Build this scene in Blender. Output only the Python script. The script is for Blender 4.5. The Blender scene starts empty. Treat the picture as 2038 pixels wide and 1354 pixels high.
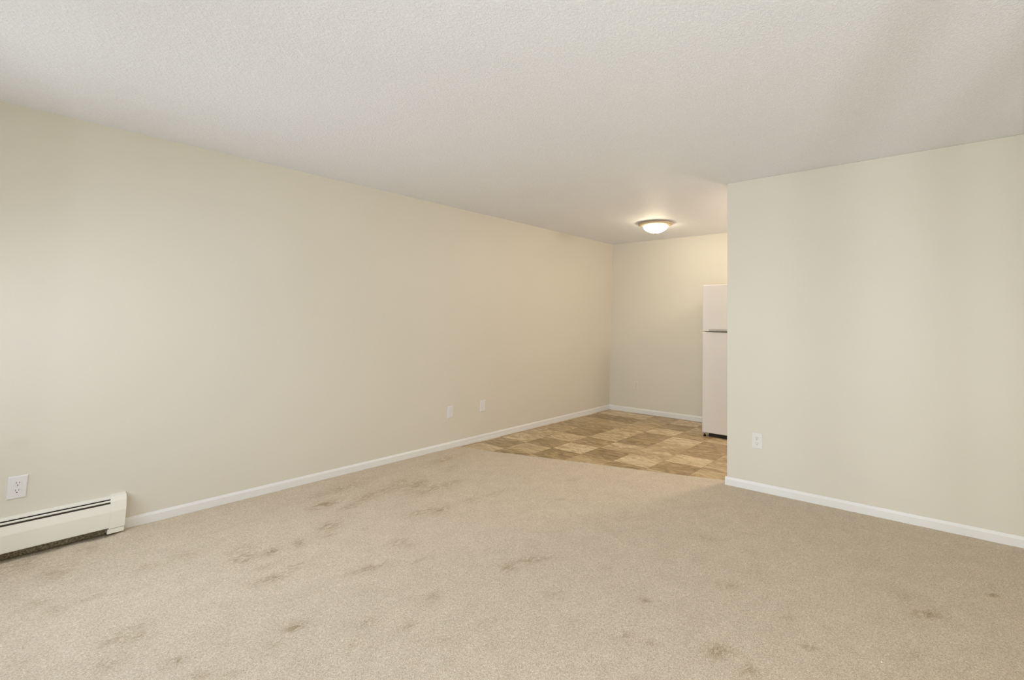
import bpy, bmesh, math, random
from mathutils import Matrix, Vector, noise

S = bpy.context.scene
COL = S.collection
W, HPX = 2038, 1354
CEIL = 2.44
REAR = -5.62            # inner face of the window wall behind the camera
RIGHT = 6.30            # inner face of the right wall
PART_Y, PART_X = -1.8626, 2.7940   # front face and free end of the kitchen partition
KIT_R = 4.30

# ------------------------------------------------------------------ camera
FPX, CX, CY = 888.06, 1362.5, 572.86
cam = bpy.data.cameras.new('camera')
cam.sensor_fit = 'HORIZONTAL'
cam.sensor_width = 36.0
cam.lens = FPX / W * 36.0
cam.shift_x = (W / 2 - CX) / W
cam.shift_y = (CY - HPX / 2) / W
cam.clip_start = 0.02
camo = bpy.data.objects.new('camera', cam)
COL.objects.link(camo)
camo.matrix_world = Matrix.Translation((4.36946, -5.17374, 1.28242)) @ Matrix((
    (0.8583362, 0.03209534, 0.51208286, 0),
    (0.51301917, -0.06999358, -0.85551869, 0),
    (0.00838435, 0.99703099, -0.07654355, 0),
    (0, 0, 0, 1)))
S.camera = camo

# ------------------------------------------------------------------ world, lights, exposure
S.view_settings.view_transform = 'Standard'
S.view_settings.look = 'None'
S.view_settings.gamma = 1
S.view_settings.use_curve_mapping = False
S.view_settings.exposure = -0.03
S.cycles.max_bounces = 16
S.cycles.diffuse_bounces = 12
S.cycles.use_denoising = True

wd = bpy.data.worlds.new('sky')
S.world = wd
wd.use_nodes = True
nt = wd.node_tree
bg = nt.nodes['Background']
bg.inputs[0].default_value = (0.94, 1.0, 0.98, 1)
bg.inputs[1].default_value = 2.6


def area(name, loc, direction, sx, sy, power, color, spread=180, shape='RECTANGLE'):
    l = bpy.data.lights.new(name, 'AREA')
    l.shape = shape
    l.size, l.size_y = sx, sy
    l.energy = power
    l.color = color
    l.spread = math.radians(spread)
    o = bpy.data.objects.new(name, l)
    COL.objects.link(o)
    o.location = loc
    o.rotation_euler = Vector(direction).to_track_quat('-Z', 'Y').to_euler()
    return o


# daylight coming in through the patio door and the small added window of the rear wall
area('daylight_patio_door', (3.35, REAR - 0.16, 1.12), (0, 1, -0.9), 1.5, 2.0, 8, (0.50, 0.62, 1.0), 140)
area('daylight_door_panel', (4.85, REAR - 0.16, 1.12), (0, 1, -0.9), 1.6, 2.0, 10, (1.0, 0.80, 0.45), 140)

area('daylight_added_window', (1.15, REAR - 0.16, 1.45), (0.1, 1, -0.7), 1.3, 1.2, 20, (0.70, 0.82, 1.0), 150)  # unseen window, added for its light
# light thrown up by the sunlit ground outside, low beyond the glass
area('sunlit_ground', (5.85, REAR - 1.0, 0.30), (-0.2, 0.35, 1.0), 0.06, 0.06, 32, (0.86, 0.95, 1.0))
# kitchen ceiling light out of sight behind the partition
_l = bpy.data.lights.new('kitchen_light', 'POINT')
_l.energy = 36
_l.shadow_soft_size = 0.09
_l.color = (1.0, 0.85, 0.70)
_o = bpy.data.objects.new('kitchen_light', _l)
COL.objects.link(_o)
_o.location = (3.2, -0.85, CEIL - 0.15)


# ------------------------------------------------------------------ node helpers
def mat(name, color=(0.8, 0.8, 0.8), rough=0.5, spec=0.5, metal=0.0):
    m = bpy.data.materials.new(name)
    m.use_nodes = True
    b = m.node_tree.nodes['Principled BSDF']
    b.inputs['Base Color'].default_value = (*color, 1)
    b.inputs['Roughness'].default_value = rough
    b.inputs['Specular IOR Level'].default_value = spec
    b.inputs['Metallic'].default_value = metal
    return m


def N(m, t, **kw):
    n = m.node_tree.nodes.new(t)
    for k, v in kw.items():
        if k in n.inputs:
            n.inputs[k].default_value = v
        else:
            setattr(n, k, v)
    return n


def L(m, a, b):
    m.node_tree.links.new(a, b)


def math_node(m, op, a, b=None):
    n = m.node_tree.nodes.new('ShaderNodeMath')
    n.operation = op
    for i, v in enumerate((a, b)):
        if v is None:
            continue
        if isinstance(v, (int, float)):
            n.inputs[i].default_value = v
        else:
            L(m, v, n.inputs[i])
    return n.outputs[0]


def ramp(m, fac, stops):
    n = m.node_tree.nodes.new('ShaderNodeValToRGB')
    e = n.color_ramp.elements
    while len(e) < len(stops):
        e.new(0.5)
    for i, (p, c) in enumerate(stops):
        e[i].position = p
        e[i].color = (*c, 1) if len(c) == 3 else c
    L(m, fac, n.inputs[0])
    return n.outputs[0]


def mix(m, fac, a, b, mode='MIX'):
    n = m.node_tree.nodes.new('ShaderNodeMix')
    n.data_type = 'RGBA'
    n.blend_type = mode
    for sock, v in ((n.inputs[0], fac), (n.inputs[6], a), (n.inputs[7], b)):
        if isinstance(v, (int, float)):
            sock.default_value = v
        elif isinstance(v, tuple):
            sock.default_value = (*v, 1)
        else:
            L(m, v, sock)
    return n.outputs[2]


def bsdf(m):
    return m.node_tree.nodes['Principled BSDF']


def coords(m):
    return N(m, 'ShaderNodeNewGeometry').outputs['Position']


def mapping(m, vec, scale):
    n = N(m, 'ShaderNodeMapping')
    n.inputs['Scale'].default_value = scale
    L(m, vec, n.inputs['Vector'])
    return n.outputs[0]


def bump(m, height, dist, strength=1.0):
    n = N(m, 'ShaderNodeBump')
    n.inputs['Distance'].default_value = dist
    n.inputs['Strength'].default_value = strength
    L(m, height, n.inputs['Height'])
    L(m, n.outputs[0], bsdf(m).inputs['Normal'])


# ------------------------------------------------------------------ materials
def wall_material():
    m = mat('cream_wall_paint', rough=0.42, spec=0.35)
    P = coords(m)
    n = N(m, 'ShaderNodeTexNoise', Scale=0.9, Detail=2.0)
    L(m, P, n.inputs['Vector'])
    c = ramp(m, n.outputs[0], [(0.3, (0.695, 0.66, 0.58)), (0.7, (0.715, 0.68, 0.60))])
    # a patched spot above the outlet and a faint scuff higher up
    for (py, pz, r, s) in ((-4.892, 0.588, 0.035, 0.10), (-4.889, 1.465, 0.03, 0.05)):
        d = N(m, 'ShaderNodeVectorMath', operation='DISTANCE')
        L(m, P, d.inputs[0])
        d.inputs[1].default_value = (0, py, pz)
        f = math_node(m, 'SUBTRACT', 1.0, math_node(m, 'DIVIDE', d.outputs['Value'], r))
        f.node.use_clamp = True
        f2 = math_node(m, 'MULTIPLY', math_node(m, 'POWER', f, 0.4), s)
        c = mix(m, f2, c, (0.45, 0.42, 0.34))
    L(m, c, bsdf(m).inputs['Base Color'])
    n2 = N(m, 'ShaderNodeTexNoise', Scale=240.0, Detail=2.0)
    L(m, P, n2.inputs['Vector'])
    bump(m, n2.outputs[0], 0.0006, 0.35)
    return m


def ceiling_material():
    m = mat('textured_white_ceiling', (0.80, 0.79, 0.775), rough=0.6, spec=0.4)
    P = coords(m)
    n = N(m, 'ShaderNodeTexNoise', Scale=95.0, Detail=3.0, Roughness=0.6, Distortion=0.8)
    L(m, P, n.inputs['Vector'])
    h = ramp(m, n.outputs[0], [(0.38, (0, 0, 0)), (0.62, (1, 1, 1))])
    bump(m, h, 0.0035, 0.55)
    # colour is a touch greyer in the hollows of the texture
    c = mix(m, h, (0.825, 0.84, 0.885), (0.875, 0.89, 0.93))
    L(m, c, bsdf(m).inputs['Base Color'])
    return m


def carpet_material():
    m = mat('beige_carpet_pile', rough=0.95, spec=0.1)
    P = coords(m)
    wn = N(m, 'ShaderNodeTexNoise', Scale=60.0, Detail=1.0)
    L(m, P, wn.inputs['Vector'])
    add = N(m, 'ShaderNodeVectorMath', operation='MULTIPLY_ADD')
    L(m, wn.outputs['Color'], add.inputs[0])
    add.inputs[1].default_value = (0.022, 0.022, 0.022)
    L(m, P, add.inputs[2])
    v = N(m, 'ShaderNodeTexVoronoi', Scale=210.0)
    L(m, add.outputs[0], v.inputs['Vector'])
    tuft = ramp(m, v.outputs['Distance'], [(0.0, (1, 1, 1)), (0.75, (0, 0, 0))])
    n1 = N(m, 'ShaderNodeTexNoise', Scale=140.0, Detail=3.0, Roughness=0.65, Distortion=1.5)
    L(m, P, n1.inputs['Vector'])
    n2 = N(m, 'ShaderNodeTexNoise', Scale=9.0, Detail=5.0, Roughness=0.6)
    L(m, P, n2.inputs['Vector'])
    n3 = N(m, 'ShaderNodeTexNoise', Scale=38.0, Detail=4.0, Roughness=0.6, Distortion=1.0)
    L(m, mapping(m, P, (1.0, 0.6, 1.0)), n3.inputs['Vector'])
    base = mix(m, tuft, (0.59, 0.50, 0.395), (0.82, 0.74, 0.62))
    grain = ramp(m, n1.outputs[0], [(0.3, (0.72, 0.69, 0.65)), (0.66, (1.14, 1.14, 1.14))])
    base = mix(m, 1.0, base, grain, 'MULTIPLY')
    patch = ramp(m, n2.outputs[0], [(0.35, (0.955, 0.95, 0.94)), (0.62, (1.02, 1.02, 1.02))])
    base = mix(m, 1.0, base, patch, 'MULTIPLY')
    at = N(m, 'ShaderNodeAttribute', attribute_name='soil')
    brk = ramp(m, n3.outputs[0], [(0.40, (0, 0, 0)), (0.56, (1, 1, 1))])
    f = math_node(m, 'MULTIPLY', math_node(m, 'MULTIPLY', at.outputs['Fac'], 1.25), brk)
    f.node.use_clamp = True
    c = mix(m, f, base, mix(m, 1.0, base, (0.64, 0.585, 0.48), 'MULTIPLY'))
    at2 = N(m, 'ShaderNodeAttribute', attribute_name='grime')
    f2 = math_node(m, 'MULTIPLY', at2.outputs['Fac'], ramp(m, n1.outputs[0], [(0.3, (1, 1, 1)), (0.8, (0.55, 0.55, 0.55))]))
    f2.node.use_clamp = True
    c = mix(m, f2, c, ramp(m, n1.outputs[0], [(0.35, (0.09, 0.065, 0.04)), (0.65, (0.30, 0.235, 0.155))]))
    L(m, c, bsdf(m).inputs['Base Color'])
    h = math_node(m, 'ADD', math_node(m, 'MULTIPLY', tuft, 0.5), n1.outputs[0])
    h = math_node(m, 'SUBTRACT', h, math_node(m, 'MULTIPLY', f, 0.5))
    bump(m, h, 0.0045, 0.5)
    return m


def vinyl_material():
    m = mat('stone_pattern_vinyl', rough=0.33, spec=0.45)
    P = coords(m)
    tone = N(m, 'ShaderNodeAttribute', attribute_name='tone').outputs['Fac']
    seed = N(m, 'ShaderNodeAttribute', attribute_name='seed').outputs['Fac']
    comb = N(m, 'ShaderNodeCombineXYZ')
    L(m, seed, comb.inputs[2])
    off = N(m, 'ShaderNodeVectorMath', operation='ADD')
    L(m, mapping(m, P, (0.8, 2.4, 1.0)), off.inputs[0])
    L(m, comb.outputs[0], off.inputs[1])
    n = N(m, 'ShaderNodeTexNoise', Scale=4.0, Detail=7.0, Roughness=0.6, Distortion=2.8)
    L(m, off.outputs[0], n.inputs['Vector'])
    f = math_node(m, 'ADD', math_node(m, 'MULTIPLY', math_node(m, 'SUBTRACT', n.outputs[0], 0.5), 1.7), tone)
    c = ramp(m, f, [(0.02, (0.23, 0.15, 0.06)), (0.30, (0.37, 0.26, 0.125)), (0.55, (0.50, 0.37, 0.20)),
                    (0.80, (0.66, 0.53, 0.33)), (1.0, (0.75, 0.64, 0.45))])
    n2 = N(m, 'ShaderNodeTexNoise', Scale=55.0, Detail=4.0, Roughness=0.7)
    L(m, off.outputs[0], n2.inputs['Vector'])
    sp = ramp(m, n2.outputs[0], [(0.35, (0.86, 0.84, 0.80)), (0.6, (1.05, 1.05, 1.05))])
    c = mix(m, 1.0, c, sp, 'MULTIPLY')
    L(m, c, bsdf(m).inputs['Base Color'])
    bump(m, n2.outputs[0], 0.0008, 0.4)
    return m


M_WALL = wall_material()
M_CEIL = ceiling_material()
M_CARPET = carpet_material()
M_VINYL = vinyl_material()
M_GROUT = mat('vinyl_printed_joint', (0.26, 0.17, 0.085), 0.5, 0.3)
M_TRIM = mat('white_trim_enamel', (0.80, 0.80, 0.79), 0.32, 0.5)
M_PLATE = mat('white_plastic', (0.76, 0.76, 0.76), 0.30, 0.5)
M_RECEPT = mat('white_receptacle_plastic', (0.77, 0.755, 0.735), 0.28, 0.5)
M_SLOT = mat('dark_slot', (0.03, 0.02, 0.015), 0.6, 0.2)
M_SCREW = mat('painted_screw', (0.70, 0.70, 0.68), 0.35, 0.5)
M_HEAT = mat('almond_heater_enamel', (0.83, 0.815, 0.735), 0.30, 0.5)
M_FIN = mat('shaded_fin_metal', (0.10, 0.09, 0.07), 0.5, 0.4, 0.3)
M_FRIDGE = mat('white_fridge_enamel', (0.71, 0.68, 0.66), 0.32, 0.5)
M_FHAND = mat('grey_fridge_handle', (0.42, 0.40, 0.385), 0.4, 0.4)
M_GASKET = mat('fridge_gasket', (0.22, 0.19, 0.16), 0.6, 0.3)
M_DARK = mat('dark_plastic', (0.02, 0.015, 0.012), 0.6, 0.3)
M_BRASS = mat('satin_brass', (0.56, 0.46, 0.31), 0.42, 0.5, 0.25)
M_FRAME = mat('white_window_vinyl', (0.80, 0.80, 0.79), 0.4, 0.5)
M_SPECK = mat('white_lint', (0.9, 0.9, 0.88), 0.9, 0.1)
M_ALMOND = mat('almond_plastic', (0.72, 0.675, 0.59), 0.35, 0.4)
M_DUST = mat('dusty_brown_grime', rough=0.9, spec=0.1)
_n = N(M_DUST, 'ShaderNodeTexNoise', Scale=130.0, Detail=5.0, Roughness=0.7)
L(M_DUST, coords(M_DUST), _n.inputs['Vector'])
L(M_DUST, ramp(M_DUST, _n.outputs[0], [(0.35, (0.13, 0.10, 0.065)), (0.52, (0.40, 0.33, 0.23)), (0.70, (0.68, 0.59, 0.45))]), bsdf(M_DUST).inputs['Base Color'])
M_GLOW = bpy.data.materials.new('frosted_glass_lit')
M_GLOW.use_nodes = True
_b = bsdf(M_GLOW)
_b.inputs['Base Color'].default_value = (0.95, 0.93, 0.88, 1)
_b.inputs['Roughness'].default_value = 0.35
_b.inputs['Emission Color'].default_value = (1.0, 0.87, 0.60, 1)
_b.inputs['Emission Strength'].default_value = 32.0


# ------------------------------------------------------------------ mesh helpers
def finish(name, bm, material, parent=None, smooth=False, bevel=0.0, segs=2):
    me = bpy.data.meshes.new(name)
    bmesh.ops.recalc_face_normals(bm, faces=bm.faces)
    bm.to_mesh(me)
    bm.free()
    me.materials.append(material)
    if smooth:
        for p in me.polygons:
            p.use_smooth = True
    o = bpy.data.objects.new(name, me)
    COL.objects.link(o)
    if parent is not None:
        o.parent = parent
    if bevel:
        md = o.modifiers.new('bevel', 'BEVEL')
        md.width = bevel
        md.segments = segs
        md.limit_method = 'ANGLE'
        md.angle_limit = math.radians(40)
    return o


def box(bm, x0, x1, y0, y1, z0, z1):
    v = [bm.verts.new((x, y, z)) for x in (x0, x1) for y in (y0, y1) for z in (z0, z1)]
    for f in ((0, 1, 3, 2), (4, 6, 7, 5), (0, 4, 5, 1), (2, 3, 7, 6), (0, 2, 6, 4), (1, 5, 7, 3)):
        bm.faces.new([v[i] for i in f])


def boxo(name, dims, material, parent=None, bevel=0.0, segs=2):
    bm = bmesh.new()
    box(bm, *dims)
    return finish(name, bm, material, parent, False, bevel, segs)


def extrude_profile(bm, prof, axis, a0, a1):
    """closed 2-D profile (u, z) pushed along axis ('x' or 'y')."""
    def P(u, z, a):
        return (a, u, z) if axis == 'x' else (u, a, z)
    r0 = [bm.verts.new(P(u, z, a0)) for u, z in prof]
    r1 = [bm.verts.new(P(u, z, a1)) for u, z in prof]
    n = len(prof)
    for i in range(n):
        j = (i + 1) % n
        bm.faces.new((r0[i], r0[j], r1[j], r1[i]))
    bm.faces.new(r0)
    bm.faces.new(list(reversed(r1)))


def sheet(prof, t):
    """open 2-D polyline thickened to a closed profile of thickness t."""
    pts = [Vector(p) for p in prof]
    out = []
    for i, p in enumerate(pts):
        a = pts[max(i - 1, 0)]
        b = pts[min(i + 1, len(pts) - 1)]
        d = (b - a).normalized()
        out.append(p + Vector((d.y, -d.x)) * t)
    return [tuple(p) for p in pts] + [tuple(p) for p in reversed(out)]


def lathe(bm, prof, cx, cy, sx=1.0, sy=1.0, n=64):
    rings = []
    for r, z in prof:
        if r < 1e-6:
            rings.append([bm.verts.new((cx, cy, z))])
        else:
            rings.append([bm.verts.new((cx + sx * r * math.cos(2 * math.pi * i / n),
                                        cy + sy * r * math.sin(2 * math.pi * i / n), z)) for i in range(n)])
    for a, b in zip(rings, rings[1:]):
        for i in range(n):
            j = (i + 1) % n
            if len(a) == 1 and len(b) == 1:
                continue
            if len(a) == 1:
                bm.faces.new((a[0], b[j], b[i]))
            elif len(b) == 1:
                bm.faces.new((a[i], a[j], b[0]))
            else:
                bm.faces.new((a[i], a[j], b[j], b[i]))


def thing(name, label, cat, loc=(0, 0, 0), rotz=0.0, group=None):
    o = bpy.data.objects.new(name, None)
    COL.objects.link(o)
    o.empty_display_size = 0.05
    o.location = loc
    o.rotation_euler = (0, 0, rotz)
    o['label'] = label
    o['category'] = cat
    if group:
        o['group'] = group
    return o


def struct(o, label=None):
    o['kind'] = 'structure'
    if label:
        o['label'] = label
    return o


# ------------------------------------------------------------------ shell
T = 0.14
struct(boxo('wall_left', (-T, 0, REAR - T, T, -0.05, CEIL + 0.05), M_WALL), 'long cream wall running along the left side')
struct(boxo('wall_back', (0, RIGHT + T, 0, T, -0.05, CEIL + 0.05), M_WALL), 'cream kitchen wall beside the fridge')
struct(boxo('wall_partition', (PART_X, RIGHT, PART_Y, PART_Y + 0.115, -0.03, CEIL), M_WALL, bevel=0.004),
       'cream partition wall on the right with a free end')
struct(boxo('wall_right', (RIGHT, RIGHT + T, REAR - T, 0, -0.05, CEIL + 0.05), M_WALL), 'cream wall beyond the right edge')
struct(boxo('wall_kitchen', (KIT_R, KIT_R + 0.1, PART_Y + 0.115, 0, -0.03, CEIL), M_WALL), 'cream wall closing the kitchen')
struct(boxo('ceiling', (-T, RIGHT + T, REAR - T, T, CEIL, CEIL + 0.12), M_CEIL), 'white stippled ceiling')

# rear wall with a patio door opening and an added window opening
bm = bmesh.new()
D0, D1, DZ0, DZ1 = 2.60, 5.665, 0.03, 2.16
W0, W1, WZ0, WZ1 = 0.45, 1.85, 0.80, 2.10
y0, y1 = REAR - T, REAR
box(bm, 0, W0, y0, y1, -0.05, CEIL)
box(bm, W0, W1, y0, y1, -0.05, WZ0)
box(bm, W0, W1, y0, y1, WZ1, CEIL)
box(bm, W1, D0, y0, y1, -0.05, CEIL)
box(bm, D0, D1, y0, y1, -0.05, DZ0)
box(bm, D0, D1, y0, y1, DZ1, CEIL)
box(bm, D1, RIGHT, y0, y1, -0.05, CEIL)
struct(finish('wall_rear', bm, M_WALL), 'cream rear wall with patio door and window openings')

bm = bmesh.new()
for a, b in ((D0, D0 + 0.05), (D1 - 0.05, D1), (5.366, 5.436), (5.535, 5.582)):
    box(bm, a, b, REAR - 0.075, REAR - 0.045, DZ0, DZ1)
box(bm, D0, D1, y0 + 0.03, y1 - 0.02, DZ0, DZ0 + 0.05)
box(bm, D0, D1, y0 + 0.03, y1 - 0.02, DZ1 - 0.05, DZ1)
struct(finish('door_1', bm, M_FRAME, bevel=0.004), 'white frame of the patio door')
bm = bmesh.new()
for a, b in ((W0, W0 + 0.05), (W1 - 0.05, W1), (1.12, 1.18)):
    box(bm, a, b, y0 + 0.03, y1 - 0.02, WZ0, WZ1)
box(bm, W0, W1, y0 + 0.03, y1 - 0.02, WZ0, WZ0 + 0.05)
box(bm, W0, W1, y0 + 0.03, y1 - 0.02, WZ1 - 0.05, WZ1)
struct(finish('window_added', bm, M_FRAME, bevel=0.004), 'white frame of the rear window, added out of view')

# ------------------------------------------------------------------ carpet
EDGE = [(-0.2, -2.372), (0.018, -2.355), (0.112, -2.330), (0.318, -2.300), (0.524, -2.262), (0.854, -2.185), (1.245, -2.098),
        (1.662, -2.010), (2.153, -1.909), (2.425, -1.853), (2.729, -1.779), (2.80, -1.765), (6.5, -1.765)]


def edge_y(x):
    for (xa, ya), (xb, yb) in zip(EDGE, EDGE[1:]):
        if xa <= x <= xb:
            t = (x - xa) / (xb - xa)
            return ya + (yb - ya) * t
    return EDGE[-1][1]


STAINS = [(0.599, -3.707, 0.003, 0.094, 0.069, -0.026, 0.9), (0.786, -3.63, 0.005, 0.071, 0.056, -0.023, 0.5), (0.756, -3.164, 0.006, 0.094, 0.085, -0.046, 0.7), (0.541, -3.174, 0.001, 0.093, 0.07, -0.035, 0.4), (0.311, -2.677, -0.006, 0.141, 0.071, -0.043, 0.6), (0.591, -2.777, 0.001, 0.046, 0.075, -0.046, 0.4), (1.356, -3.331, 0.011, 0.05, 0.054, -0.032, 0.9), (1.277, -3.418, 0.014, 0.073, 0.047, -0.026, 0.7), (0.705, -3.484, 0.004, 0.084, 0.06, -0.027, 0.4), (1.368, -3.121, 0.013, 0.063, 0.041, -0.027, 0.4), (1.011, -3.828, 0.009, 0.061, 0.071, -0.027, 0.8), (1.142, -3.878, 0.008, 0.043, 0.051, -0.019, 0.5), (1.124, -4.018, 0.005, 0.026, 0.07, -0.023, 0.7), (1.111, -4.131, 0.008, 0.045, 0.055, -0.016, 0.5), (1.4, -4.114, 0.013, 0.047, 0.041, -0.014, 0.5), (1.441, -4.229, 0.019, 0.064, 0.044, -0.013, 0.8), (1.282, -4.209, 0.009, 0.037, 0.036, -0.01, 0.4), (1.743, -3.935, 0.027, 0.074, 0.036, -0.016, 0.7), (1.585, -3.717, 0.014, 0.048, 0.049, -0.024, 0.6), (1.67, -3.678, 0.011, 0.034, 0.035, -0.019, 0.4), (1.896, -3.751, 0.022, 0.058, 0.025, -0.014, 0.4), (2.347, -3.561, 0.033, 0.03, 0.032, -0.024, 0.7), (2.401, -3.429, 0.08, 0.075, 0.028, -0.024, 0.7), (2.78, -3.276, 0.023, 0.021, 0.016, -0.018, 0.5), (1.686, -2.432, 0.036, 0.042, 0.033, -0.033, 0.4), (1.906, -2.773, 0.038, 0.041, 0.027, -0.026, 0.3), (1.407, -2.941, 0.02, 0.099, 0.05, -0.037, 0.3), (2.258, -3.901, 0.015, 0.029, 0.037, -0.021, 0.5), (1.969, -4.309, 0.017, 0.035, 0.038, -0.012, 0.6), (2.368, -4.063, 0.014, 0.025, 0.025, -0.013, 0.5), (2.199, -4.145, 0.016, 0.031, 0.031, -0.014, 0.5), (2.573, -4.032, 0.017, 0.028, 0.019, -0.011, 0.5), (2.298, -4.24, 0.011, 0.02, 0.025, -0.01, 0.5), (3.17, -3.644, 0.028, 0.024, 0.015, -0.018, 0.6), (2.626, -3.874, 0.025, 0.041, 0.022, -0.016, 0.4), (3.112, -3.4, 0.032, 0.011, 0.013, -0.018, 0.4), (3.291, -3.613, 0.047, 0.017, 0.011, -0.016, 0.4), (3.538, -3.51, 0.056, 0.02, 0.019, -0.038, 0.8), (3.686, -3.541, 0.027, 0.01, 0.014, -0.035, 0.8), (3.842, -3.304, 0.036, 0.013, 0.005, -0.019, 0.6), (4.225, -2.831, 0.062, 0.019, 0.002, -0.038, 0.8), (4.198, -3.136, 0.034, 0.012, 0.002, -0.023, 0.4), (3.381, -3.094, 0.061, 0.019, 0.014, -0.03, 0.5), (3.116, -3.402, 0.028, 0.009, 0.011, -0.015, 0.4), (3.436, -2.914, 0.054, 0.016, 0.014, -0.035, 0.3), (3.717, -3.176, 0.04, 0.013, 0.006, -0.019, 0.4), (4.118, -2.739, 0.058, 0.017, 0.004, -0.043, 0.3), (0.168, -4.855, -0.011, 0.079, 0.163, -0.009, 0.5), (0.463, -4.766, -0.001, 0.07, 0.104, -0.009, 0.5), (0.225, -4.656, -0.004, 0.041, 0.07, -0.007, 0.4), (0.765, -4.524, 0.004, 0.044, 0.05, -0.008, 0.4), (0.767, -4.394, 0.006, 0.063, 0.059, -0.011, 0.4), (0.674, -4.63, 0.002, 0.032, 0.043, -0.005, 0.3), (1.07, -4.243, 0.01, 0.054, 0.06, -0.016, 0.8), (0.929, -4.218, 0.009, 0.069, 0.058, -0.015, 0.4), (0.813, -4.853, 0.004, 0.031, 0.048, -0.003, 0.5), (0.942, -4.726, 0.006, 0.039, 0.036, -0.004, 0.4), (0.956, -4.818, 0.005, 0.031, 0.051, -0.004, 0.4), (1.422, -4.674, 0.015, 0.043, 0.037, -0.005, 0.5), (1.486, -4.706, 0.018, 0.049, 0.039, -0.005, 0.6), (1.531, -4.659, 0.013, 0.035, 0.03, -0.005, 0.5), (1.834, -4.62, 0.013, 0.026, 0.029, -0.005, 0.7), (2.003, -4.598, 0.015, 0.027, 0.026, -0.005, 0.7), (1.646, -4.761, 0.012, 0.026, 0.046, -0.005, 0.5), (2.098, -4.54, 0.013, 0.023, 0.025, -0.006, 0.5), (1.102, -4.13, 0.006, 0.033, 0.055, -0.016, 0.4), (2.032, -4.4, 0.014, 0.027, 0.035, -0.01, 0.4), (1.363, -4.921, 0.01, 0.029, 0.034, -0.002, 0.3), (1.981, -4.319, 0.014, 0.029, 0.03, -0.01, 0.5), (0.934, -3.168, 0.015, 0.149, 0.088, -0.05, 0.5), (0.665, -3.337, 0.007, 0.179, 0.095, -0.045, 0.45), (0.943, -2.974, 0.01, 0.096, 0.062, -0.039, 0.35), (0.326, -3.428, -0.007, 0.166, 0.095, -0.039, 0.4), (0.371, -3.638, -0.006, 0.161, 0.088, -0.032, 0.35), (4.496, -2.505, 0.024, 0.007, -0.001, -0.01, 1.6), (2.707, -3.587, 0.052, 0.046, 0.024, -0.022, 0.3), (3.054, -2.732, 0.077, 0.02, 0.02, -0.038, 0.3), (3.189, -2.278, 0.046, 0.01, 0.012, -0.029, 0.35)]


def inv_stain(s):
    cx, cy, ex, ey, gx, gy, st = s
    det = ex * gy - ey * gx
    return cx, cy, gy / det, -gx / det, -ey / det, ex / det, st, 2.2 * (math.hypot(ex, ey) + math.hypot(gx, gy))


INV = [inv_stain(s) for s in STAINS]


def frange(a, b, step):
    n = max(1, round((b - a) / step))
    return [a + (b - a) * i / n for i in range(n + 1)]


xs = frange(0.0, 4.9, 0.0145) + frange(4.9, RIGHT, 0.2)[1:]
ny = 230
bm = bmesh.new()
grid = []
soil, grime = [], []
for i, x in enumerate(xs):
    col = []
    ye = edge_y(x) + 0.006 * (noise.noise(Vector((x * 14, 0, 3))))
    if PART_X - 0.004 < x:
        ye = PART_Y + 0.02
    ystart = REAR
    near = [s for s in INV if abs(s[0] - x) < s[7]]
    for j in range(ny + 1):
        t = j / ny
        y = ystart + (ye - ystart) * t
        z = 0.0012 * noise.noise(Vector((x * 7, y * 7, 0))) + 0.0009 * noise.noise(Vector((x * 31, y * 31, 5)))
        so = 0.0
        for cx, cy, a, b, c, d, st, rad in near:
            dx, dy = x - cx, y - cy
            if abs(dy) > rad:
                continue
            u, v = a * dx + b * dy, c * dx + d * dy
            so += st * math.exp(-(u * u + v * v) * 1.1)
        gr = 0.0
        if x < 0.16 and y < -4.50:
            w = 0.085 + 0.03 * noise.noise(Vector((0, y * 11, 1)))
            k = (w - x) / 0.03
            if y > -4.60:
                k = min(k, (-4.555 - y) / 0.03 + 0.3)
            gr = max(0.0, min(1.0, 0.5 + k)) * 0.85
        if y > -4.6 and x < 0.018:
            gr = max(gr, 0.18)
        z -= 0.002 * min(1.0, so) + 0.003 * gr
        if j == ny:
            z -= 0.003
        col.append(bm.verts.new((x, y, z)))
        soil.append(so)
        grime.append(gr)
    grid.append(col)
for a, b in zip(grid, grid[1:]):
    for j in range(ny):
        bm.faces.new((a[j], b[j], b[j + 1], a[j + 1]))
# turned-down edge against the vinyl
low = []
for col in grid:
    v = bm.verts.new((col[-1].co.x, col[-1].co.y + 0.002, -0.013))
    low.append(v)
    soil.append(0.6)
    grime.append(0.25)
for i in range(len(low) - 1):
    bm.faces.new((grid[i][-1], grid[i + 1][-1], low[i + 1], low[i]))
bm.verts.index_update()
me = bpy.data.meshes.new('carpet')
bm.to_mesh(me)
bm.free()
a1 = me.attributes.new('soil', 'FLOAT', 'POINT')
a1.data.foreach_set('value', soil)
a2 = me.attributes.new('grime', 'FLOAT', 'POINT')
a2.data.foreach_set('value', grime)
me.materials.append(M_CARPET)
for p in me.polygons:
    p.use_smooth = True
carpet = bpy.data.objects.new('carpet', me)
COL.objects.link(carpet)
struct(carpet, 'beige stained wall to wall carpet')

struct(boxo('floor', (-T, RIGHT + T, REAR - T, T, -0.12, -0.0145), M_GROUT), 'floor slab under the coverings')

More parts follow.
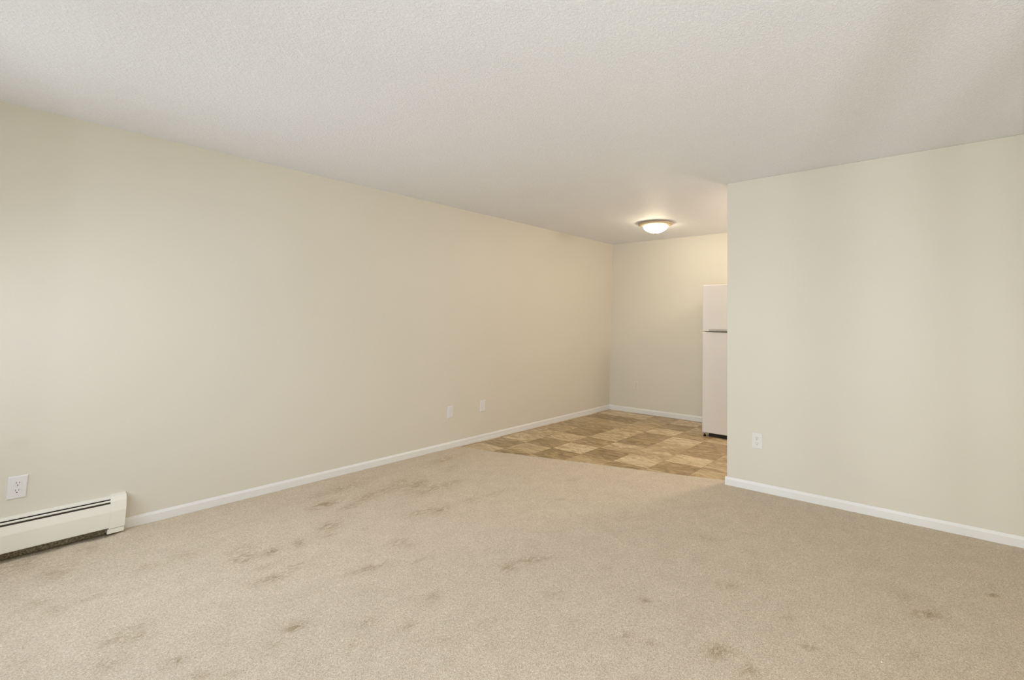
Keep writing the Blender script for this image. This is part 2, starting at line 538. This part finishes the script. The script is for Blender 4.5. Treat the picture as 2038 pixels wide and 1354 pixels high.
# ------------------------------------------------------------------ vinyl floor of the kitchen
X0, DX, YT, DY = 0.0475, 0.3965, -0.05, 0.26
TONES = [  # rows from the back wall forward, columns from the left wall
    [.78, .78, .40, .74, .42, .6, .5],
    [.20, .20, .50, .30, .66, .4, .6],
    [.50, .50, .52, .76, .42, .62, .5],
    [.30, .30, .66, .28, .80, .28, .74],
    [.48, .24, .70, .22, .52, .32, .5],
    [.58, .66, .28, .66, .60, .78, .5],
    [.74, .22, .82, .18, .76, .30, .50],
    [.22, .62, .18, .52, .30, .68, .5],
    [.72, .25, .7, .3, .7, .3, .7],
]
rnd = random.Random(4)
bm = bmesh.new()
tv, sv = [], []
lay_t = bm.faces.layers.float.new('tone')
lay_s = bm.faces.layers.float.new('seed')
g = 0.0016
for j in range(-1, 9):
    ya = YT - DY * j
    yb = ya - DY
    ya = min(ya, 0.0)
    for i in range(-1, 12):
        xa = max(X0 + DX * i, 0.0)
        xb = min(X0 + DX * (i + 1), KIT_R)
        if xb <= xa or yb >= ya:
            continue
        if i + 1 >= 0 and 0 <= j < 9:
            row = TONES[j]
            tone = row[i - 0] if 0 <= i < 7 else rnd.choice([.25, .5, .75])
            if i == -1:
                tone = 1.0 - row[0]
        else:
            tone = rnd.choice([.3, .5, .7])
        f = bm.faces.new([bm.verts.new(p) for p in ((xa + g, ya - g, -0.006), (xa + g, yb + g, -0.006),
                                                    (xb - g, yb + g, -0.006), (xb - g, ya - g, -0.006))])
        f[lay_t] = 0.47 + (tone - 0.5) * 0.85
        f[lay_s] = rnd.uniform(0, 60)
        f.material_index = 0
# printed joint lines just below the tile prints
f = bm.faces.new([bm.verts.new(p) for p in ((0, 0, -0.0064), (0, -2.44, -0.0064), (KIT_R, -2.44, -0.0064), (KIT_R, 0, -0.0064))])
f.material_index = 1
f[lay_t] = 0.2
bmesh.ops.recalc_face_normals(bm, faces=bm.faces)
for f in bm.faces:
    if f.normal.z < 0:
        f.normal_flip()
me = bpy.data.meshes.new('floor_kitchen')
bm.to_mesh(me)
bm.free()
me.materials.append(M_VINYL)
me.materials.append(M_GROUT)
o = bpy.data.objects.new('floor_kitchen', me)
COL.objects.link(o)
struct(o, 'tan and cream stone patterned vinyl kitchen floor')

# ------------------------------------------------------------------ baseboards
HB = 0.0617


def bb_profile(t, zb, h=HB):
    return [(0.0, zb), (t, zb), (t, h - 0.016), (t - 0.0018, h - 0.012), (t * 0.62, h - 0.007), (t * 0.45, h - 0.002), (t * 0.30, h), (0.0, h)]


bm = bmesh.new()
extrude_profile(bm, bb_profile(0.012, -0.012), 'y', -4.508, -2.362)
extrude_profile(bm, [(0.0, -0.012), (0.0145, -0.012), (0.0145, 0.014), (0.0125, 0.022), (0.012, HB - 0.016), (0.0102, HB - 0.012),
                     (0.0074, HB - 0.007), (0.0054, HB - 0.002), (0.0036, HB), (0.0, HB)], 'y', -2.362, 0.0)
struct(finish('baseboard_left', bm, M_TRIM), 'white baseboard along the long left wall')
bm = bmesh.new()
extrude_profile(bm, [(-u, z) for u, z in bb_profile(0.012, -0.012)], 'x', 0.0, KIT_R)
struct(finish('baseboard_back', bm, M_TRIM), 'white baseboard along the kitchen wall')
bm = bmesh.new()
extrude_profile(bm, [(PART_Y - u, z) for u, z in bb_profile(0.012, -0.012)], 'x', PART_X - 0.012, RIGHT)
extrude_profile(bm, [(PART_X - u, z) for u, z in bb_profile(0.012, -0.012)], 'y', PART_Y - 0.0001, PART_Y + 0.02)
struct(finish('baseboard_right', bm, M_TRIM), 'white baseboard under the right partition wall')

# ------------------------------------------------------------------ baseboard heater
HY0, HY1, HE = -5.58, -4.567, -4.508
t = thing('baseboard_heater', 'low cream metal baseboard heater on the left wall under an outlet', 'heater', (0, 0, 0))
bm = bmesh.new()
extrude_profile(bm, sheet([(0.0005, 0.2145), (0.006, 0.2150), (0.029, 0.2125), (0.0365, 0.2085), (0.0375, 0.2015)], 0.0013), 'y', HY0, HY1)
box(bm, 0.0002, 0.003, HY0, HY1, 0.045, 0.214)
finish('back_panel', bm, M_HEAT, t)
bm = bmesh.new()
extrude_profile(bm, sheet([(0.0470, 0.1955), (0.0495, 0.1975), (0.0520, 0.1950), (0.0525, 0.1885), (0.0505, 0.1870)], 0.0013), 'y', HY0, HY1)
o = finish('damper', bm, M_HEAT, t)
o['label'] = 'narrow slanted damper strip between two dark gaps'
bm = bmesh.new()
extrude_profile(bm, sheet([(0.050, 0.172), (0.056, 0.1785), (0.0605, 0.1790), (0.0705, 0.139), (0.0715, 0.133), (0.0715, 0.047),
                           (0.070, 0.0425), (0.060, 0.0415)], 0.0014), 'y', HY0, HY1)
finish('front_panel', bm, M_HEAT, t)
bm = bmesh.new()
box(bm, 0.004, 0.044, HY0, HY1, 0.060, 0.1925)  # plain dark block, raised so the gaps above it show shade
n = 10
r0 = [bm.verts.new((0.030 + 0.011 * math.cos(k * 2 * math.pi / n), HY0, 0.052 + 0.009 * math.sin(k * 2 * math.pi / n))) for k in range(n)]
r1 = [bm.verts.new((v.co.x, HY1, v.co.z)) for v in r0]
for k in range(n):
    bm.faces.new((r0[k], r0[(k + 1) % n], r1[(k + 1) % n], r1[k]))
o = finish('heating_element', bm, M_FIN, t)
o['label'] = 'heating element block, dark to shade the gaps'
bm = bmesh.new()
nn = 90
rows = []
for i in range(nn + 1):
    y = HY0 + (HY1 - 0.004 - HY0) * i / nn
    hgt = 0.040 + 0.004 * noise.noise(Vector((3, y * 25, 0)))
    rows.append([bm.verts.new((0.0008, y, -0.004)), bm.verts.new((0.016 + 0.007 * noise.noise(Vector((0, y * 40, 0))), y, -0.002)),
                 bm.verts.new((0.007 + 0.004 * noise.noise(Vector((8, y * 40, 0))), y, hgt * 0.55)), bm.verts.new((0.0035, y, hgt)), bm.verts.new((0.0008, y, hgt))])
for a, b in zip(rows, rows[1:]):
    for j in range(4):
        bm.faces.new((a[j], b[j], b[j + 1], a[j + 1]))
o = finish('dust_strip', bm, M_DUST, t, smooth=True)  # added strip in dust colours that darkens the gap, no heater part
o['label'] = 'dark dusty strip in the gap under the heater'
bm = bmesh.new()
capp = [(0.0003, 0.038), (0.0, 0.222), (0.010, 0.2225), (0.044, 0.2165), (0.0605, 0.190), (0.0745, 0.1395), (0.0755, 0.134), (0.0755, 0.038)]
extrude_profile(bm, capp, 'y', HY1, HE)
cap = finish('end_cap', bm, M_HEAT, t, bevel=0.0012)
bm = bmesh.new()
extrude_profile(bm, [(0.0003, 0.0355), (0.0003, 0.008), (0.0735, 0.0095), (0.0735, 0.0355)], 'y', HY1 - 0.004, HE - 0.001)
finish('foot', bm, M_HEAT, cap, bevel=0.001)


# ------------------------------------------------------------------ outlets and wall plates (local: wall plane y=0, facing -y)
def plate_body(w, h, th, bev):
    bm = bmesh.new()
    pr = [(-w / 2, 0.0, -h / 2), (w / 2, 0.0, h / 2)]
    a = [bm.verts.new(p) for p in ((-w / 2, 0, -h / 2), (w / 2, 0, -h / 2), (w / 2, 0, h / 2), (-w / 2, 0, h / 2))]
    m1 = [bm.verts.new(p) for p in ((-w / 2, -th * .35, -h / 2), (w / 2, -th * .35, -h / 2), (w / 2, -th * .35, h / 2), (-w / 2, -th * .35, h / 2))]
    bx, bz = bev
    b = [bm.verts.new(p) for p in ((-w / 2 + bx, -th, -h / 2 + bz), (w / 2 - bx, -th, -h / 2 + bz), (w / 2 - bx, -th, h / 2 - bz), (-w / 2 + bx, -th, h / 2 - bz))]
    for p, q in ((a, m1), (m1, b)):
        for i in range(4):
            j = (i + 1) % 4
            bm.faces.new((p[i], p[j], q[j], q[i]))
    bm.faces.new(b)
    bm.faces.new(list(reversed(a)))
    return bm


def disc(bm, cx, cz, rx, rz, ya, yb, n=28, flat=0.86):
    ra, rb = [], []
    for k in range(n):
        an = 2 * math.pi * k / n
        x = rx * math.cos(an)
        z = max(-rz * flat, min(rz * flat, rz * math.sin(an)))
        ra.append(bm.verts.new((cx + x, ya, cz + z)))
        rb.append(bm.verts.new((cx + x * 0.97, yb, cz + z * 0.97)))
    for k in range(n):
        j = (k + 1) % n
        bm.faces.new((ra[k], ra[j], rb[j], rb[k]))
    bm.faces.new(rb)
    bm.faces.new(list(reversed(ra)))


def outlet(label, loc, rotz, w, h=0.120, th=0.0055, MP=None, MR=None):
    k = w / 0.079
    M_PL, M_RC = MP or M_PLATE, MR or M_RECEPT
    t = thing('wall_outlet', label, 'outlet', loc, rotz, 'duplex wall outlets')
    finish('cover_plate', plate_body(w, h, th, (0.004 * k, 0.004)), M_PL, t, bevel=0.0006)
    for s in (1, -1):
        cz = s * 0.0195
        bm = bmesh.new()
        disc(bm, 0, cz, 0.0172 * k, 0.0165, -th + 0.0005, -th - 0.0016)
        r = finish('receptacle', bm, M_RC, t)
        bm = bmesh.new()
        yb = -th - 0.0019
        box(bm, (-0.0072) * k, (-0.0052) * k, yb, yb + 0.001, cz + 0.0005, cz + 0.0092)
        box(bm, (0.0052) * k, (0.0072) * k, yb, yb + 0.001, cz + 0.0012, cz + 0.0085)
        disc(bm, 0, cz - 0.0075, 0.0030 * k, 0.0028, yb + 0.001, yb, 12, 1.0)
        o = finish('slots', bm, M_SLOT, r)
        o['label'] = 'dark plug slots'
    bm = bmesh.new()
    disc(bm, 0, 0, 0.0036 * k, 0.0036, -th + 0.0005, -th - 0.0008, 14, 1.0)
    finish('screw', bm, M_SCREW, t)
    return t


def cable_plate(label, loc, rotz, w, jack_z):
    k = w / 0.079
    th = 0.0075
    t = thing('wall_plate', label, 'wall plate', loc, rotz, 'small wall plates low on the left wall')
    finish('cover_plate', plate_body(w, 0.120, th, (0.006 * k, 0.006)), M_PLATE, t, bevel=0.0006)
    bm = bmesh.new()
    box(bm, -0.0165 * k, 0.0165 * k, -th - 0.0016, -th + 0.0005, -0.033, 0.033)
    o = finish('insert', bm, M_RECEPT, t, bevel=0.0008)
    for s in (1, -1):
        bm = bmesh.new()
        disc(bm, 0, s * jack_z, 0.0045 * k, 0.0045, -th - 0.001, -th - 0.0042, 16, 1.0)
        finish('jack', bm, M_SCREW, o)
    return t


LW = math.radians(90)     # local -y faces +x
outlet('large white duplex outlet above the baseboard heater', (0, -4.885, 0.361), LW, 0.062)
cable_plate('white wall plate on the left wall, the one farther from the kitchen corner', (0, -2.452, 0.357), LW, 0.062, 0.0155)
cable_plate('white wall plate on the left wall, the one nearer the kitchen corner', (0, -2.087, 0.363), LW, 0.062, 0.0155)
outlet('faint cream-toned duplex outlet on the back kitchen wall beside the fridge', (0.486, 0, 0.376), 0.0, 0.088, 0.112, MP=M_ALMOND, MR=M_ALMOND)
outlet('white duplex outlet on the right partition wall above the baseboard', (3.0515, PART_Y, 0.374), 0.0, 0.088, 0.118)

# ------------------------------------------------------------------ refrigerator
FX0, FX1, FY, FB = 1.893, 2.70, -0.63, -0.03
t = thing('refrigerator', 'white top-freezer refrigerator half hidden behind the partition wall', 'refrigerator', (0, 0, 0))
boxo('body', (FX0 + 0.004, FX1 - 0.004, FY + 0.062, FB, 0.035, 1.700), M_FRIDGE, t, 0.006)
boxo('gasket', (FX0 + 0.012, FX1 - 0.012, FY + 0.048, FY + 0.064, 0.05, 1.695), M_GASKET, t)
fz = boxo('freezer_door', (FX0, FX1, FY, FY + 0.052, 1.1765, 1.712), M_FRIDGE, t, 0.010, 4)
fr = boxo('fridge_door', (FX0, FX1, FY, FY + 0.052, 0.038, 1.1690), M_FRIDGE, t, 0.010, 4)
bm = bmesh.new()
extrude_profile(bm, [(FY + 0.004, 1.177), (FY - 0.006, 1.179), (FY - 0.010, 1.186), (FY - 0.009, 1.202), (FY + 0.004, 1.210)], 'x', FX0 + 0.088, FX1 - 0.01)
o = finish('door_handle', bm, M_FHAND, fz, bevel=0.001)
o['label'] = 'grey grip strip along the bottom of the freezer door'
bm = bmesh.new()
extrude_profile(bm, [(FY + 0.004, 1.140), (FY - 0.002, 1.142), (FY - 0.002, 1.162), (FY + 0.004, 1.164)], 'x', FX0 + 0.40, FX1 - 0.01)
finish('door_handle', bm, M_FHAND, fr, bevel=0.001)
bm = bmesh.new()
box(bm, FX0 + 0.075, FX1 - 0.02, FY + 0.03, FY + 0.045, -0.003, 0.042)
finish('kick_grille', bm, M_DARK, t)
for x in (FX0 + 0.022, FX1 - 0.03):
    for y in (FY + 0.028, FB - 0.08):
        bm = bmesh.new()
        lathe(bm, [(0.0, -0.006), (0.016, -0.006), (0.016, 0.006), (0.007, 0.009), (0.007, 0.040), (0.0, 0.040)], x, y, n=18)
        finish('foot', bm, M_DARK, t)
bm = bmesh.new()
box(bm, FX0 + 0.004, FX0 + 0.045, FY + 0.012, FY + 0.05, 0.026, 0.036)
finish('hinge', bm, M_FHAND, t, bevel=0.002)

# ------------------------------------------------------------------ flush ceiling light
LX, LY = 1.415, -0.915
t = thing('ceiling_light', 'round flush ceiling light with brass rim and glowing frosted glass bowl', 'ceiling light', (0, 0, 0))
SX, SY = 1.12, 0.80
bm = bmesh.new()
lathe(bm, [(0.0, CEIL), (0.150, CEIL), (0.168, CEIL - 0.004), (0.186, CEIL - 0.007), (0.197, CEIL - 0.013), (0.199, CEIL - 0.019),
           (0.193, CEIL - 0.025), (0.170, CEIL - 0.033), (0.150, CEIL - 0.040), (0.138, CEIL - 0.042), (0.0, CEIL - 0.036)], LX, LY, SX, SY)
o = finish('rim', bm, M_BRASS, t, smooth=True)
o['label'] = 'satin brass rim'
bm = bmesh.new()
prof = []
R_, Hd = 0.142, 0.088
for k in range(0, 17):
    tt = math.sin(k / 16 * math.pi / 2)
    prof.append((R_ * (1 - tt ** 2) ** 0.62 if k < 16 else 0.0, CEIL - 0.034 - Hd * tt))
lathe(bm, prof, LX, LY, SX, SY)
o = finish('glass_bowl', bm, M_GLOW, t, smooth=True)
o['label'] = 'glowing white frosted glass bowl'
bm = bmesh.new()
zf = CEIL - 0.034 - Hd
lathe(bm, [(0.0, zf + 0.004), (0.017, zf + 0.001), (0.016, zf - 0.003), (0.007, zf - 0.006), (0.006, zf - 0.012), (0.0, zf - 0.014)], LX, LY, n=20)
finish('finial', bm, M_BRASS, t, smooth=True)

# ------------------------------------------------------------------ lint specks on the carpet
for (x, y), lab in zip([(2.805, -2.59), (3.397, -2.853), (4.099, -3.242)],
                       ['tiny white lint speck on the carpet, the farthest of three',
                        'tiny white lint speck on the carpet, the middle of three',
                        'tiny white lint speck on the carpet, the nearest of three']):
    bm = bmesh.new()
    bmesh.ops.create_icosphere(bm, subdivisions=1, radius=0.0030)
    for v in bm.verts:
        v.co += Vector((rnd.uniform(-1, 1), rnd.uniform(-1, 1), rnd.uniform(-.6, .6))) * 0.001
        v.co.z *= 0.7
    o = finish('lint_speck', bm, M_SPECK)
    o.location = (x, y, 0.0012)
    o['label'] = lab
    o['category'] = 'lint'
    o['group'] = 'lint specks on the carpet'
